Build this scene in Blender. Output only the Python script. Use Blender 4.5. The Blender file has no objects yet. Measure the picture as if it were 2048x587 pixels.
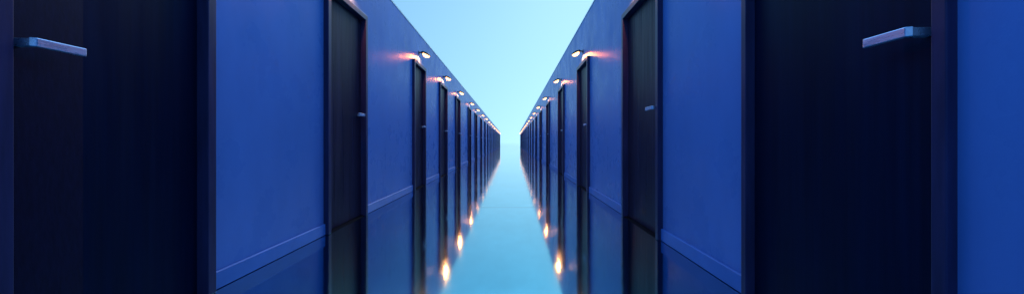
import bpy, bmesh, math, random
from mathutils import Vector, Matrix
random.seed(7)
sc = bpy.context.scene
COL = sc.collection
R = math.radians

# ------------------------------------------------------------------ camera
F = 778.0                       # focal length in pixels of the 2048 px wide photograph
CAM_H = 0.78
cam_d = bpy.data.cameras.new('camera')
cam = bpy.data.objects.new('camera', cam_d); COL.objects.link(cam)
cam.location = (0, 0, CAM_H); cam.rotation_euler = (R(90), 0, 0)
cam_d.sensor_width = 36; cam_d.lens = F / 2048 * 36
cam_d.shift_y = -8.5 / 2048
cam_d.shift_x = 0.0005
cam_d.clip_start = 0.02; cam_d.clip_end = 6000
sc.camera = cam

# ------------------------------------------------------------------ view
sc.view_settings.view_transform = 'Standard'
sc.view_settings.look = 'None'
sc.view_settings.exposure = 0.22
sc.view_settings.gamma = 1.0
sc.view_settings.use_curve_mapping = False

# ------------------------------------------------------------------ sky and sun
SUN_EL, SUN_AZ = R(30), R(13)          # azimuth measured from +Y (ahead) towards +X
w = bpy.data.worlds.new('World'); sc.world = w; w.use_nodes = True
nt = w.node_tree; nt.nodes.clear()
out = nt.nodes.new('ShaderNodeOutputWorld'); bg = nt.nodes.new('ShaderNodeBackground')
sky = nt.nodes.new('ShaderNodeTexSky'); sky.sky_type = 'NISHITA'; sky.sun_disc = False
sky.sun_elevation = SUN_EL; sky.sun_rotation = SUN_AZ
sky.altitude = 0; sky.air_density = 1.0; sky.dust_density = 0.3; sky.ozone_density = 3.0
tc = nt.nodes.new('ShaderNodeTexCoord'); sep = nt.nodes.new('ShaderNodeSeparateXYZ')
mx0 = nt.nodes.new('ShaderNodeMath'); mx0.operation = 'MAXIMUM'; mx0.inputs[1].default_value = 0.0
mx = nt.nodes.new('ShaderNodeMath'); mx.operation = 'MULTIPLY_ADD'; mx.inputs[1].default_value = 0.22; mx.inputs[2].default_value = 0.11
cmb = nt.nodes.new('ShaderNodeCombineXYZ')
nt.links.new(tc.outputs['Generated'], sep.inputs[0])
nt.links.new(sep.outputs[0], cmb.inputs[0]); nt.links.new(sep.outputs[1], cmb.inputs[1])
nt.links.new(sep.outputs[2], mx0.inputs[0]); nt.links.new(mx0.outputs[0], mx.inputs[0]); nt.links.new(mx.outputs[0], cmb.inputs[2])
nt.links.new(cmb.outputs[0], sky.inputs[0])
tint = nt.nodes.new('ShaderNodeMix'); tint.data_type = 'RGBA'; tint.blend_type = 'MULTIPLY'
tint.inputs[0].default_value = 1.0
nt.links.new(sky.outputs[0], tint.inputs[6]); tint.inputs[7].default_value = (0.60, 0.87, 0.97, 1)
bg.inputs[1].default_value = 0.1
# sky made brighter above the view: added mid-height band lights the walls, weaker overhead
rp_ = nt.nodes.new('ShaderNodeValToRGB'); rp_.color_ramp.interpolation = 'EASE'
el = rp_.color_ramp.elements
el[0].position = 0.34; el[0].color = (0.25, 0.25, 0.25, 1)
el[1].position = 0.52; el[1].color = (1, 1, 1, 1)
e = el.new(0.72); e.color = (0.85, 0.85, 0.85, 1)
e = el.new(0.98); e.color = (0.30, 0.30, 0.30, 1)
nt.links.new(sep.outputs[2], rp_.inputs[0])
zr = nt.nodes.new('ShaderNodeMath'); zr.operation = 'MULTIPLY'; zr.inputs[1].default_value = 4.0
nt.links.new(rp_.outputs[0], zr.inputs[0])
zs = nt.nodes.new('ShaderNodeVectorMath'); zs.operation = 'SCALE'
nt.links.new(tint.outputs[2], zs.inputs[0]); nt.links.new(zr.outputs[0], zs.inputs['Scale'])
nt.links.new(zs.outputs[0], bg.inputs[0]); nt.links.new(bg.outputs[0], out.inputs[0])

sd = bpy.data.lights.new('sun', 'SUN'); sd.energy = 0.5; sd.angle = R(10); sd.color = (1.0, 0.97, 0.93)
sun = bpy.data.objects.new('sun', sd); COL.objects.link(sun)
sdir = Vector((math.sin(SUN_AZ) * math.cos(SUN_EL), math.cos(SUN_AZ) * math.cos(SUN_EL), math.sin(SUN_EL)))
sun.rotation_euler = sdir.to_track_quat('Z', 'Y').to_euler()

# ------------------------------------------------------------------ materials
def mat(name, base, rough=0.5, metal=0.0, spec=0.5, ior=None, noise=None, bump=None, rnoise=None, emit=None, tintspec=None):
    """noise=(scale xyz, amount, detail) modulates base; bump=(scale xyz, strength, distance)"""
    m = bpy.data.materials.new(name); m.use_nodes = True
    t = m.node_tree; b = t.nodes['Principled BSDF']
    b.inputs['Base Color'].default_value = (*base, 1)
    b.inputs['Roughness'].default_value = rough; b.inputs['Metallic'].default_value = metal
    b.inputs['Specular IOR Level'].default_value = spec
    if ior: b.inputs['IOR'].default_value = ior
    if tintspec: b.inputs['Specular Tint'].default_value = (*tintspec, 1)
    co = t.nodes.new('ShaderNodeTexCoord')
    def nz(scale, detail=6, rgh=0.6):
        mp = t.nodes.new('ShaderNodeMapping'); mp.inputs['Scale'].default_value = scale
        t.links.new(co.outputs['Object'], mp.inputs[0])
        n = t.nodes.new('ShaderNodeTexNoise'); n.inputs['Scale'].default_value = 1
        n.inputs['Detail'].default_value = detail; n.inputs['Roughness'].default_value = rgh
        t.links.new(mp.outputs[0], n.inputs['Vector']); return n
    if noise:
        prev = None
        for (s, amt, det) in noise:
            n = nz(s, det)
            mr = t.nodes.new('ShaderNodeMapRange')
            mr.inputs[1].default_value = 0.3; mr.inputs[2].default_value = 0.7
            mr.inputs[3].default_value = 1 - amt; mr.inputs[4].default_value = 1 + amt
            t.links.new(n.outputs['Fac'], mr.inputs[0])
            if prev is None: prev = mr.outputs[0]
            else:
                mu = t.nodes.new('ShaderNodeMath'); mu.operation = 'MULTIPLY'
                t.links.new(prev, mu.inputs[0]); t.links.new(mr.outputs[0], mu.inputs[1]); prev = mu.outputs[0]
        vm = t.nodes.new('ShaderNodeVectorMath'); vm.operation = 'SCALE'
        vm.inputs[0].default_value = base; t.links.new(prev, vm.inputs['Scale'])
        t.links.new(vm.outputs[0], b.inputs['Base Color'])
    if rnoise:
        n = nz(rnoise[0], 5)
        mr = t.nodes.new('ShaderNodeMapRange'); mr.inputs[1].default_value = 0.3; mr.inputs[2].default_value = 0.7
        mr.inputs[3].default_value = rough - rnoise[1]; mr.inputs[4].default_value = rough + rnoise[1]
        t.links.new(n.outputs['Fac'], mr.inputs[0]); t.links.new(mr.outputs[0], b.inputs['Roughness'])
    if bump:
        last = None
        for (s, st, dist, det) in bump:
            n = nz(s, det); bp = t.nodes.new('ShaderNodeBump')
            bp.inputs['Strength'].default_value = st; bp.inputs['Distance'].default_value = dist
            t.links.new(n.outputs['Fac'], bp.inputs['Height'])
            if last: t.links.new(last, bp.inputs['Normal'])
            last = bp.outputs[0]
        t.links.new(last, b.inputs['Normal'])
    if emit:
        b.inputs['Emission Color'].default_value = (*emit[0], 1); b.inputs['Emission Strength'].default_value = emit[1]
    return m

M = {}
M['plaster'] = mat('blue_painted_plaster', (0.058, 0.150, 0.45), 0.30, spec=0.05,
    noise=[((0.7, 0.7, 0.35), 0.10, 4), ((5, 5, 2), 0.05, 6)], rnoise=((3, 3, 3), 0.08),
    bump=[((160, 160, 160), 0.12, 0.002, 3), ((2.2, 2.2, 1.5), 0.14, 0.012, 2)])
M['skirting'] = mat('blue_painted_skirting', (0.030, 0.120, 0.42), 0.5, spec=0.15, noise=[((4, 4, 6), 0.10, 5)],
    bump=[((30, 30, 30), 0.15, 0.002, 4)])
M['coping'] = mat('pale_coping', (0.55, 0.62, 0.66), 0.35, noise=[((3, 3, 3), 0.12, 4)])
M['frame'] = mat('dark_blue_door_frame', (0.018, 0.019, 0.066), 0.36, spec=0.20, tintspec=(0.5, 0.65, 1.0), noise=[((25, 25, 3), 0.25, 5)],
    bump=[((90, 90, 6), 0.15, 0.001, 4)])
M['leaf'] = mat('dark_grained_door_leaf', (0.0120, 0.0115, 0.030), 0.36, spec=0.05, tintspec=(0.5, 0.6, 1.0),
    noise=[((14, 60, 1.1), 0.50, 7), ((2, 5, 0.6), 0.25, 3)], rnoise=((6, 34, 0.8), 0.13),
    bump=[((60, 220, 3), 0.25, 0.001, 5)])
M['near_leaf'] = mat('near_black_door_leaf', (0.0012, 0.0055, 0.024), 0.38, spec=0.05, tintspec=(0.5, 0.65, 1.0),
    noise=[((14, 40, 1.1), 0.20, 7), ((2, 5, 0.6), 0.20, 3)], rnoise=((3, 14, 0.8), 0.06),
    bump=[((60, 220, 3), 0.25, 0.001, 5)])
M['stile'] = mat('brownish_lock_stile', (0.0030, 0.0038, 0.020), 0.50, spec=0.10, tintspec=(0.5, 0.5, 1.0), noise=[((30, 90, 20), 0.3, 6)],
    bump=[((120, 120, 90), 0.35, 0.001, 4)])
M['threshold'] = mat('dark_threshold', (0.004, 0.005, 0.010), 0.9, spec=0.02, noise=[((8, 8, 8), 0.2, 4)])
M['steel'] = mat('brushed_steel', (0.30, 0.42, 0.66), 0.30, metal=0.6, rnoise=((60, 8, 60), 0.10),
    noise=[((90, 12, 90), 0.10, 4)])
M['lampmetal'] = mat('weathered_lamp_metal', (0.05, 0.05, 0.06), 0.45, metal=0.6, noise=[((40, 40, 40), 0.35, 4)])
M['lens'] = mat('glowing_lamp_glass', (0.9, 0.8, 0.7), 0.2, emit=((1.0, 0.38, 0.12), 6.0))
M['ground'] = mat('wet_pale_ground', (0.80, 0.88, 0.92), 0.10, metal=0.9, noise=[((0.05, 0.05, 0.05), 0.1, 3)])

# polished floor: lacquered, mirror-like, one saw-cut joint across it
def floor_material():
    m = bpy.data.materials.new('polished_blue_floor'); m.use_nodes = True
    t = m.node_tree; t.nodes.remove(t.nodes['Principled BSDF'])
    b = t.nodes.new('ShaderNodeBsdfGlossy'); b.distribution = 'GGX'
    t.links.new(b.outputs[0], t.nodes['Material Output'].inputs[0])
    co = t.nodes.new('ShaderNodeTexCoord')
    def nz(scale, det):
        mp = t.nodes.new('ShaderNodeMapping'); mp.inputs['Scale'].default_value = scale
        t.links.new(co.outputs['Object'], mp.inputs[0])
        n = t.nodes.new('ShaderNodeTexNoise'); n.inputs['Scale'].default_value = 1; n.inputs['Detail'].default_value = det
        t.links.new(mp.outputs[0], n.inputs['Vector']); return n.outputs['Fac']
    def rng(src, a, c, lo=0.3, hi=0.7):
        mr = t.nodes.new('ShaderNodeMapRange'); mr.inputs[1].default_value = lo; mr.inputs[2].default_value = hi
        mr.inputs[3].default_value = a; mr.inputs[4].default_value = c; t.links.new(src, mr.inputs[0]); return mr.outputs[0]
    def mul(a, c):
        mu = t.nodes.new('ShaderNodeMath'); mu.operation = 'MULTIPLY'; t.links.new(a, mu.inputs[0]); t.links.new(c, mu.inputs[1]); return mu.outputs[0]
    v = mul(rng(nz((1.3, 0.6, 1), 5), 0.91, 1.07), rng(nz((9, 4, 1), 5), 0.97, 1.03))
    # joint at y = 4.70 m
    sp = t.nodes.new('ShaderNodeSeparateXYZ'); t.links.new(co.outputs['Object'], sp.inputs[0])
    s1 = t.nodes.new('ShaderNodeMath'); s1.operation = 'SUBTRACT'; s1.inputs[1].default_value = 4.70; t.links.new(sp.outputs[1], s1.inputs[0])
    s2 = t.nodes.new('ShaderNodeMath'); s2.operation = 'ABSOLUTE'; t.links.new(s1.outputs[0], s2.inputs[0])
    j = rng(s2.outputs[0], 0.62, 1.0, 0.010, 0.022)
    v = mul(v, j)
    vm = t.nodes.new('ShaderNodeVectorMath'); vm.operation = 'SCALE'; vm.inputs[0].default_value = FLOOR_C
    t.links.new(v, vm.inputs['Scale']); # lacquer: reflects more towards grazing angles (Schlick)
    lw = t.nodes.new('ShaderNodeLayerWeight'); lw.inputs[0].default_value = 0.5
    pw = t.nodes.new('ShaderNodeMath'); pw.operation = 'POWER'; pw.inputs[1].default_value = 5
    t.links.new(lw.outputs['Facing'], pw.inputs[0])
    fm = t.nodes.new('ShaderNodeMix'); fm.data_type = 'RGBA'
    t.links.new(pw.outputs[0], fm.inputs[0]); t.links.new(vm.outputs[0], fm.inputs[6]); fm.inputs[7].default_value = (1, 1, 1, 1)
    t.links.new(fm.outputs[2], b.inputs['Color'])
    t.links.new(rng(nz((2.5, 1.2, 1), 5), 0.055, 0.095), b.inputs['Roughness'])
    b1 = t.nodes.new('ShaderNodeBump'); b1.inputs['Strength'].default_value = 0.5; b1.inputs['Distance'].default_value = 0.0022
    t.links.new(nz((2.6, 1.5, 1), 2), b1.inputs['Height'])
    b2 = t.nodes.new('ShaderNodeBump'); b2.inputs['Strength'].default_value = 0.3; b2.inputs['Distance'].default_value = 0.0002
    t.links.new(nz((60, 60, 1), 3), b2.inputs['Height']); t.links.new(b1.outputs[0], b2.inputs['Normal'])
    t.links.new(b2.outputs[0], b.inputs['Normal'])
    return m
FLOOR_C = (0.12, 0.46, 0.56)
M['floor'] = floor_material()

# ------------------------------------------------------------------ mesh helpers
def link(name, bm, m, parent=None, bevel=0.0, smooth=False, seg=2):
    bmesh.ops.recalc_face_normals(bm, faces=bm.faces)
    me = bpy.data.meshes.new(name); bm.to_mesh(me); bm.free()
    me.materials.append(M[m])
    if smooth:
        for p in me.polygons: p.use_smooth = True
    o = bpy.data.objects.new(name, me); COL.objects.link(o)
    if parent: o.parent = parent
    if bevel:
        md = o.modifiers.new('bevel', 'BEVEL'); md.width = bevel; md.segments = seg; md.limit_method = 'ANGLE'
        md.harden_normals = False
    return o

def box(bm, x0, x1, y0, y1, z0, z1):
    x0, x1 = min(x0, x1), max(x0, x1)
    vs = [bm.verts.new((x, y, z)) for x in (x0, x1) for y in (y0, y1) for z in (z0, z1)]
    for f in ((0, 1, 3, 2), (4, 6, 7, 5), (0, 4, 5, 1), (2, 3, 7, 6), (0, 2, 6, 4), (1, 5, 7, 3)):
        bm.faces.new([vs[i] for i in f])

def quad(bm, pts): bm.faces.new([bm.verts.new(p) for p in pts])

def prism(bm, poly, axis, a0, a1):
    """poly: 2D outline; extruded along axis ('y': poly is (x,z); 'z': poly is (x,y))"""
    def P(p, a): return (p[0], a, p[1]) if axis == 'y' else (p[0], p[1], a)
    A = [bm.verts.new(P(p, a0)) for p in poly]; B = [bm.verts.new(P(p, a1)) for p in poly]
    n = len(poly)
    bm.faces.new(A[::-1]); bm.faces.new(B)
    for i in range(n): bm.faces.new((A[i], A[(i + 1) % n], B[(i + 1) % n], B[i]))

def tube(bm, pts, r, n=10):
    rings = []
    for i, p in enumerate(pts):
        p = Vector(p); a = Vector(pts[max(i - 1, 0)]); c = Vector(pts[min(i + 1, len(pts) - 1)])
        q = (c - a).normalized().to_track_quat('Z', 'Y')
        rings.append([bm.verts.new(p + q @ Vector((r * math.cos(2 * math.pi * k / n), r * math.sin(2 * math.pi * k / n), 0))) for k in range(n)])
    for A, B in zip(rings, rings[1:]):
        for k in range(n): bm.faces.new((A[k], A[(k + 1) % n], B[(k + 1) % n], B[k]))
    bm.faces.new(rings[0][::-1]); bm.faces.new(rings[-1])

def empty(name, label, cat, group=None):
    o = bpy.data.objects.new(name, None); COL.objects.link(o); o.empty_display_size = 0.1
    tag(o, label, cat, group); return o
def tag(o, label, cat, group=None):
    o['label'] = label; o['category'] = cat; o['kind'] = 'thing'
    if group: o['group'] = group

def copy_tree(o, parent=None):
    c = o.copy(); COL.objects.link(c); c.parent = parent
    for ch in list(o.children): copy_tree(ch, c)
    return c

# ------------------------------------------------------------------ layout of the two walls
END = 70.0; START = -3.5
D0 = {-1: 1.568, 1: 1.193}          # distance of each wall from the camera axis
K = {-1: 0.0064, 1: 0.0052}         # each wall leans outward a little in plan
TOPZ = {-1: 2.66, 1: 2.86}
def place(o, side, s):
    o.location = (side * (D0[side] + K[side] * s), s, 0); o.rotation_euler = (0, 0, -side * K[side])

DOOR_H = 2.14
# (near outer edge, far outer edge) of every door frame along each wall
L = [(1.145, 2.03), (3.29, 4.215), (6.30, 7.19), (8.68, 9.72), (11.3, 12.3), (14.75, 15.8), (17.7, 18.8), (21.2, 22.2)]
Rr = [(1.045, 1.99), (3.107, 4.16), (6.08, 7.12), (9.06, 10.15), (12.75, 13.8), (16.3, 17.4)]
while L[-1][1] < 64: L.append((L[-1][0] + 3.4, L[-1][1] + 3.4 - (L[-1][1] - L[-1][0] - 1.0)))
while Rr[-1][1] < 64: Rr.append((Rr[-1][0] + 3.4, Rr[-1][1] + 3.4 - (Rr[-1][1] - Rr[-1][0] - 1.0)))
DOORS = {-1: L, 1: Rr}

# ------------------------------------------------------------------ ground and floor
bm = bmesh.new(); quad(bm, [(-2500, -2500, -0.12), (2500, -2500, -0.12), (2500, 2500, -0.12), (-2500, 2500, -0.12)])
g = link('ground', bm, 'ground'); g['kind'] = 'structure'
bm = bmesh.new(); box(bm, -2.6, 2.2, START - 1, END + 0.3, -0.14, 0.0)
fl = link('floor', bm, 'floor'); fl['kind'] = 'structure'

# ------------------------------------------------------------------ walls
FR_W, FR_P, LEAF_N = 0.055, 0.042, -0.014
TH = 0.22
def build_wall(side):
    i = -side                                   # local x of the inward direction
    H = TOPZ[side]; bm = bmesh.new()
    def f(pts): quad(bm, [(i * n, s, z) for (n, s, z) in pts])
    edges = [START]
    for a, b in DOORS[side]:
        edges += [a + 0.03, b - 0.03]
    edges.append(END)
    hz = DOOR_H - 0.03
    for k in range(0, len(edges), 2):
        a, b = edges[k], edges[k + 1]
        f([(0, a, 0), (0, b, 0), (0, b, hz), (0, a, hz)])
        f([(-TH, a, 0), (-TH, b, 0), (-TH, b, hz), (-TH, a, hz)])
        f([(0, a, 0), (-TH, a, 0), (-TH, a, hz), (0, a, hz)])
        f([(0, b, 0), (-TH, b, 0), (-TH, b, hz), (0, b, hz)])
        if k + 2 < len(edges):
            c = edges[k + 2]
            f([(0, b, hz), (-TH, b, hz), (-TH, c, hz), (0, c, hz)])
    for n in (0, -TH): f([(n, START, hz), (n, END, hz), (n, END, H), (n, START, H)])
    for s in (START, END): f([(0, s, hz), (-TH, s, hz), (-TH, s, H), (0, s, H)])
    f([(0, START, H), (0, END, H), (-TH, END, H), (-TH, START, H)])
    bmesh.ops.remove_doubles(bm, verts=bm.verts, dist=1e-5)
    wl = link('plastered_wall', bm, 'plaster')
    tag(wl, 'long blue plastered wall forming the %s side of the corridor' % ('left' if side < 0 else 'right'), 'wall')
    place(wl, side, 0)
    # plinth board between each pair of doors: a small chamfer catches the sky along its top
    eds = [START] + [e for d in DOORS[side] for e in d] + [END]
    for k in range(0, len(eds), 2):
        a, b = eds[k] + 0.001, eds[k + 1] - 0.001
        bm = bmesh.new()
        p = 0.016
        prism(bm, [(i * 0.001, 0.004), (i * p, 0.004), (i * p, 0.092), (i * (p - 0.005), 0.096), (i * 0.001, 0.0965)], 'y', a, b)
        link('baseboard', bm, 'skirting', wl)
    bm = bmesh.new()
    prism(bm, [(i * -TH - i * 0.02, H + 0.002), (i * 0.006, H + 0.002), (i * 0.006, H + 0.022), (0, H + 0.026), (i * -TH - i * 0.02, H + 0.026)], 'y', START, END)
    link('coping', bm, 'coping', wl)
    return wl
for side in (-1, 1): build_wall(side)

# ------------------------------------------------------------------ doors
def build_handle(door, i, s_piv, direc, leaf_n, z=1.100, ln=0.140):
    """lever handle: neck stands off the leaf, flat bar runs along the door in direc"""
    bm = bmesh.new()
    # neck, a rectangular stem flaring slightly
    n0, n1 = leaf_n, leaf_n + 0.062
    bw = 0.026
    box(bm, i * (n0 + 0.0005), i * n1, s_piv - 0.011, s_piv + 0.011, z - 0.013, z + 0.013)
    h = link('handle', bm, 'steel', door, 0.003)
    bm = bmesh.new()
    s1 = s_piv + direc * 0.012
    s0 = s_piv - direc * 0.016; s2 = s_piv + direc * ln
    poly = [(i * (n1 - 0.004), s0), (i * (n1 + 0.013), s0 + direc * 0.008), (i * (n1 + 0.013), s2), (i * (n1 - 0.003), s2)]
    prism(bm, poly, 'z', z - 0.014, z + 0.014)
    link('lever', bm, 'steel', h, 0.0025)
    # lock cylinder below
    return h

def build_door(side, width, handle_near, stile=False, fw=FR_W, fp=FR_P, hz=1.068, hl=0.140, near=False):
    """origin on the wall plane at the near outer edge of the frame"""
    i = -side
    d = empty('door', '', 'door')
    W_ = width
    bm = bmesh.new()
    n0, n1 = -0.10, fp
    # U-shaped frame in one outline (y,z), extruded across the wall
    out_ = [(0, 0.002), (0, DOOR_H - 0.012), (0.012, DOOR_H), (W_ - 0.012, DOOR_H), (W_, DOOR_H - 0.012), (W_, 0.002),
            (W_ - fw, 0.002), (W_ - fw, DOOR_H - fw), (fw, DOOR_H - fw), (fw, 0.002)]
    A = [bm.verts.new((i * n0, y, z)) for y, z in out_]; B = [bm.verts.new((i * n1, y, z)) for y, z in out_]
    for q in ((0, 1, 2, 8, 9), (2, 3, 7, 8), (3, 4, 5, 6, 7)):
        bm.faces.new([A[k] for k in q]); bm.faces.new([B[k] for k in q])
    for k in range(10): bm.faces.new((A[k], A[(k + 1) % 10], B[(k + 1) % 10], B[k]))
    link('frame', bm, 'frame', d, 0.004, seg=3)
    # door stop bead round the inside of the frame, just behind the leaf's edge gap
    g_ = 0.003
    bm = bmesh.new()
    box(bm, i * (LEAF_N - 0.042), i * LEAF_N, fw + g_, W_ - fw - g_, 0.0105, DOOR_H - fw - g_)
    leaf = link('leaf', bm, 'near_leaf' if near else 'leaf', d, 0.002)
    if stile:
        bm = bmesh.new()
        box(bm, i * (LEAF_N + 0.0003), i * (LEAF_N + 0.0022), fw + g_ + 0.002, fw + 0.243, 0.02, DOOR_H - fw - 0.01)
        st = link('lock_stile', bm, 'stile', leaf)
    bm = bmesh.new()
    prism(bm, [(i * -0.09, 0.001), (i * (fp - 0.014), 0.001), (i * (fp - 0.022), 0.008), (i * -0.09, 0.010)], 'y', fw + 0.001, W_ - fw - 0.001)
    link('threshold', bm, 'threshold', d)
    ln = LEAF_N + (0.0022 if stile else 0)
    if handle_near: build_handle(d, i, fw + 0.047, 1, ln, hz, hl)
    else: build_handle(d, i, W_ - fw - 0.085, -1, ln, hz, hl)
    return d

ORD = ['first', 'second', 'third', 'fourth', 'fifth', 'sixth', 'seventh', 'eighth', 'ninth', 'tenth', 'eleventh', 'twelfth',
       'thirteenth', 'fourteenth', 'fifteenth', 'sixteenth', 'seventeenth', 'eighteenth', 'nineteenth', 'twentieth',
       'twenty-first', 'twenty-second', 'twenty-third']
def door_label(side, k):
    sd_ = 'left' if side < 0 else 'right'
    if k == 0: return 'very large dark door at the %s edge with a long pale lever handle' % sd_
    if k == 1: return 'tall dark wooden door of the %s wall with its foot and lever handle in view' % sd_
    return 'dark blue framed door, %s from the camera along the %s wall' % (ORD[k], sd_)

# ------------------------------------------------------------------ lamps
def build_lamp(side):
    """wall lamp, origin on the wall plane at floor level under it; local y=0 is the lamp's axis"""
    i = -side
    lp = empty('wall_lamp', '', 'lamp')
    zc = 2.335
    bm = bmesh.new()
    # round backplate
    n = 16
    for (n0, n1, r0, r1) in ((0.001, 0.012, 0.036, 0.034),):
        A = [bm.verts.new((i * n0, r0 * math.cos(2 * math.pi * k / n), zc + r0 * math.sin(2 * math.pi * k / n))) for k in range(n)]
        B = [bm.verts.new((i * n1, r1 * math.cos(2 * math.pi * k / n), zc + r1 * math.sin(2 * math.pi * k / n))) for k in range(n)]
        bm.faces.new(A[::-1]); bm.faces.new(B)
        for k in range(n): bm.faces.new((A[k], A[(k + 1) % n], B[(k + 1) % n], B[k]))
    link('backplate', bm, 'lampmetal', lp)
    bm = bmesh.new()
    tube(bm, [(i * 0.012, 0, zc), (i * 0.028, 0, zc + 0.008), (i * 0.045, 0, zc + 0.006), (i * 0.062, 0, zc - 0.008)], 0.011)
    link('arm', bm, 'lampmetal', lp, smooth=True)
    # shade: an elongated hood, open underneath, tilted down towards the corridor
    L_, Wd, Hh = 0.088, 0.060, 0.044
    tilt = R(-26)
    cx, cz = 0.115, zc - 0.022
    def T(u, v, w_):     # u along the hood, v across, w up
        return (i * (cx + u * math.cos(tilt) - w_ * math.sin(tilt)), v, cz + u * math.sin(tilt) + w_ * math.cos(tilt))
    def dome(bm, sx, sy, sz, z0, rows, sgn=1, u0=0.0):
        nn = 20; rings = []
        for r in range(rows + 1):
            a = r / rows * math.pi / 2
            rad, hh = math.cos(a), math.sin(a)
            if r == rows: rings.append([bm.verts.new(T(u0, 0, z0 + sgn * sz))]); continue
            ring = []
            for k in range(nn):
                th = 2 * math.pi * k / nn
                u = math.cos(th); taper = 0.80 + 0.20 * u        # narrower at the arm end
                ring.append(bm.verts.new(T(u0 + sx * rad * u, sy * rad * math.sin(th) * taper, z0 + sgn * sz * hh)))
            rings.append(ring)
        for A, B in zip(rings, rings[1:]):
            for k in range(nn):
                if len(B) == 1: bm.faces.new((A[k], A[(k + 1) % nn], B[0]))
                else: bm.faces.new((A[k], A[(k + 1) % nn], B[(k + 1) % nn], B[k]))
        return rings[0]
    bm = bmesh.new()
    a = dome(bm, L_, Wd, Hh, 0.0, 6); b = dome(bm, L_ - 0.004, Wd - 0.004, Hh - 0.004, 0.0, 6)
    for k in range(20): bm.faces.new((a[k], a[(k + 1) % 20], b[(k + 1) % 20], b[k]))
    shade = link('lamp_shade', bm, 'lampmetal', lp, smooth=True)
    bm = bmesh.new()
    a = dome(bm, 0.067, 0.052, 0.048, -0.001, 7, -1, 0.018); b = dome(bm, 0.065, 0.050, 0.006, 0.0, 3, 1, 0.018)
    for k in range(20): bm.faces.new((a[k], a[(k + 1) % 20], b[(k + 1) % 20], b[k]))
    link('lens', bm, 'lens', shade, smooth=True)
    # the lamp's own light: down onto wall and door head
    ld = bpy.data.lights.new('lamp_light', 'SPOT'); ld.energy = LAMP_W; ld.color = (1.0, 0.22, 0.05)
    ld.spot_size = R(165); ld.spot_blend = 0.25; ld.shadow_soft_size = 0.02
    lo = bpy.data.objects.new('lamp_light', ld); COL.objects.link(lo); lo.parent = lp
    p = Vector((i * 0.070, 0, zc - 0.062)); lo.location = p
    aim = Vector((i * 0.060, 0, zc - 0.30)) - p
    lo.rotation_euler = aim.to_track_quat('-Z', 'Y').to_euler()
    # light spilling out of the gap between hood and wall, along the wall
    l2 = bpy.data.lights.new('spill_light', 'SPOT'); l2.energy = SPILL_W; l2.color = (1.0, 0.25, 0.06)
    l2.spot_size = R(11); l2.spot_blend = 1.0; l2.shadow_soft_size = 0.012
    o2 = bpy.data.objects.new('spill_light', l2); COL.objects.link(o2); o2.parent = lp
    p = Vector((i * 0.048, -0.055, zc - 0.045)); o2.location = p
    aim = Vector((i * -0.03, -1.25, zc - 0.30)) - p
    o2.rotation_euler = aim.to_track_quat('-Z', 'Y').to_euler()
    return lp
LAMP_W, SPILL_W = 20.0, 3.6

for side in (-1, 1):
    sd_ = 'left' if side < 0 else 'right'
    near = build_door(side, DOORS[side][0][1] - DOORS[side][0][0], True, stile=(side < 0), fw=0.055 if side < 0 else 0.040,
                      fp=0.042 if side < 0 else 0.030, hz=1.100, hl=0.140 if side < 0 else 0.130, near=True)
    proto = None; protos = {}
    lamp0 = build_lamp(side)
    for k, (a, b) in enumerate(DOORS[side]):
        if k == 0: d = near
        else:
            wd = round(b - a, 2)
            if wd not in protos:
                d = protos[wd] = build_door(side, wd, side > 0)
            else: d = copy_tree(protos[wd])
        place(d, side, a)
        tag(d, door_label(side, k), 'door', 'doors along the %s wall' % sd_)
        # lamps: the one over the first door hangs above the picture and is left out
        if k == 0: continue
        lp = copy_tree(lamp0) if k < len(DOORS[side]) - 1 else lamp0
        place(lp, side, (a + b) / 2 + 0.05 + random.uniform(-0.05, 0.05))
        lp.location.z = random.uniform(-0.012, 0.012)
        lp.rotation_euler.x = random.uniform(-0.05, 0.05) * 0.3
        if k == 1:
            for ch in lp.children:
                if ch.name.startswith('spill_light'): ch.data = ch.data.copy(); ch.data.energy = SPILL_W * 0.2
        if k == 1: lb = 'small warm wall lamp above the nearest fully seen door on the %s' % sd_
        else: lb = 'glowing hooded wall lamp over the %s door from the camera, %s wall' % (ORD[k], sd_)
        tag(lp, lb, 'lamp', 'wall lamps over the doors of the %s wall' % sd_)
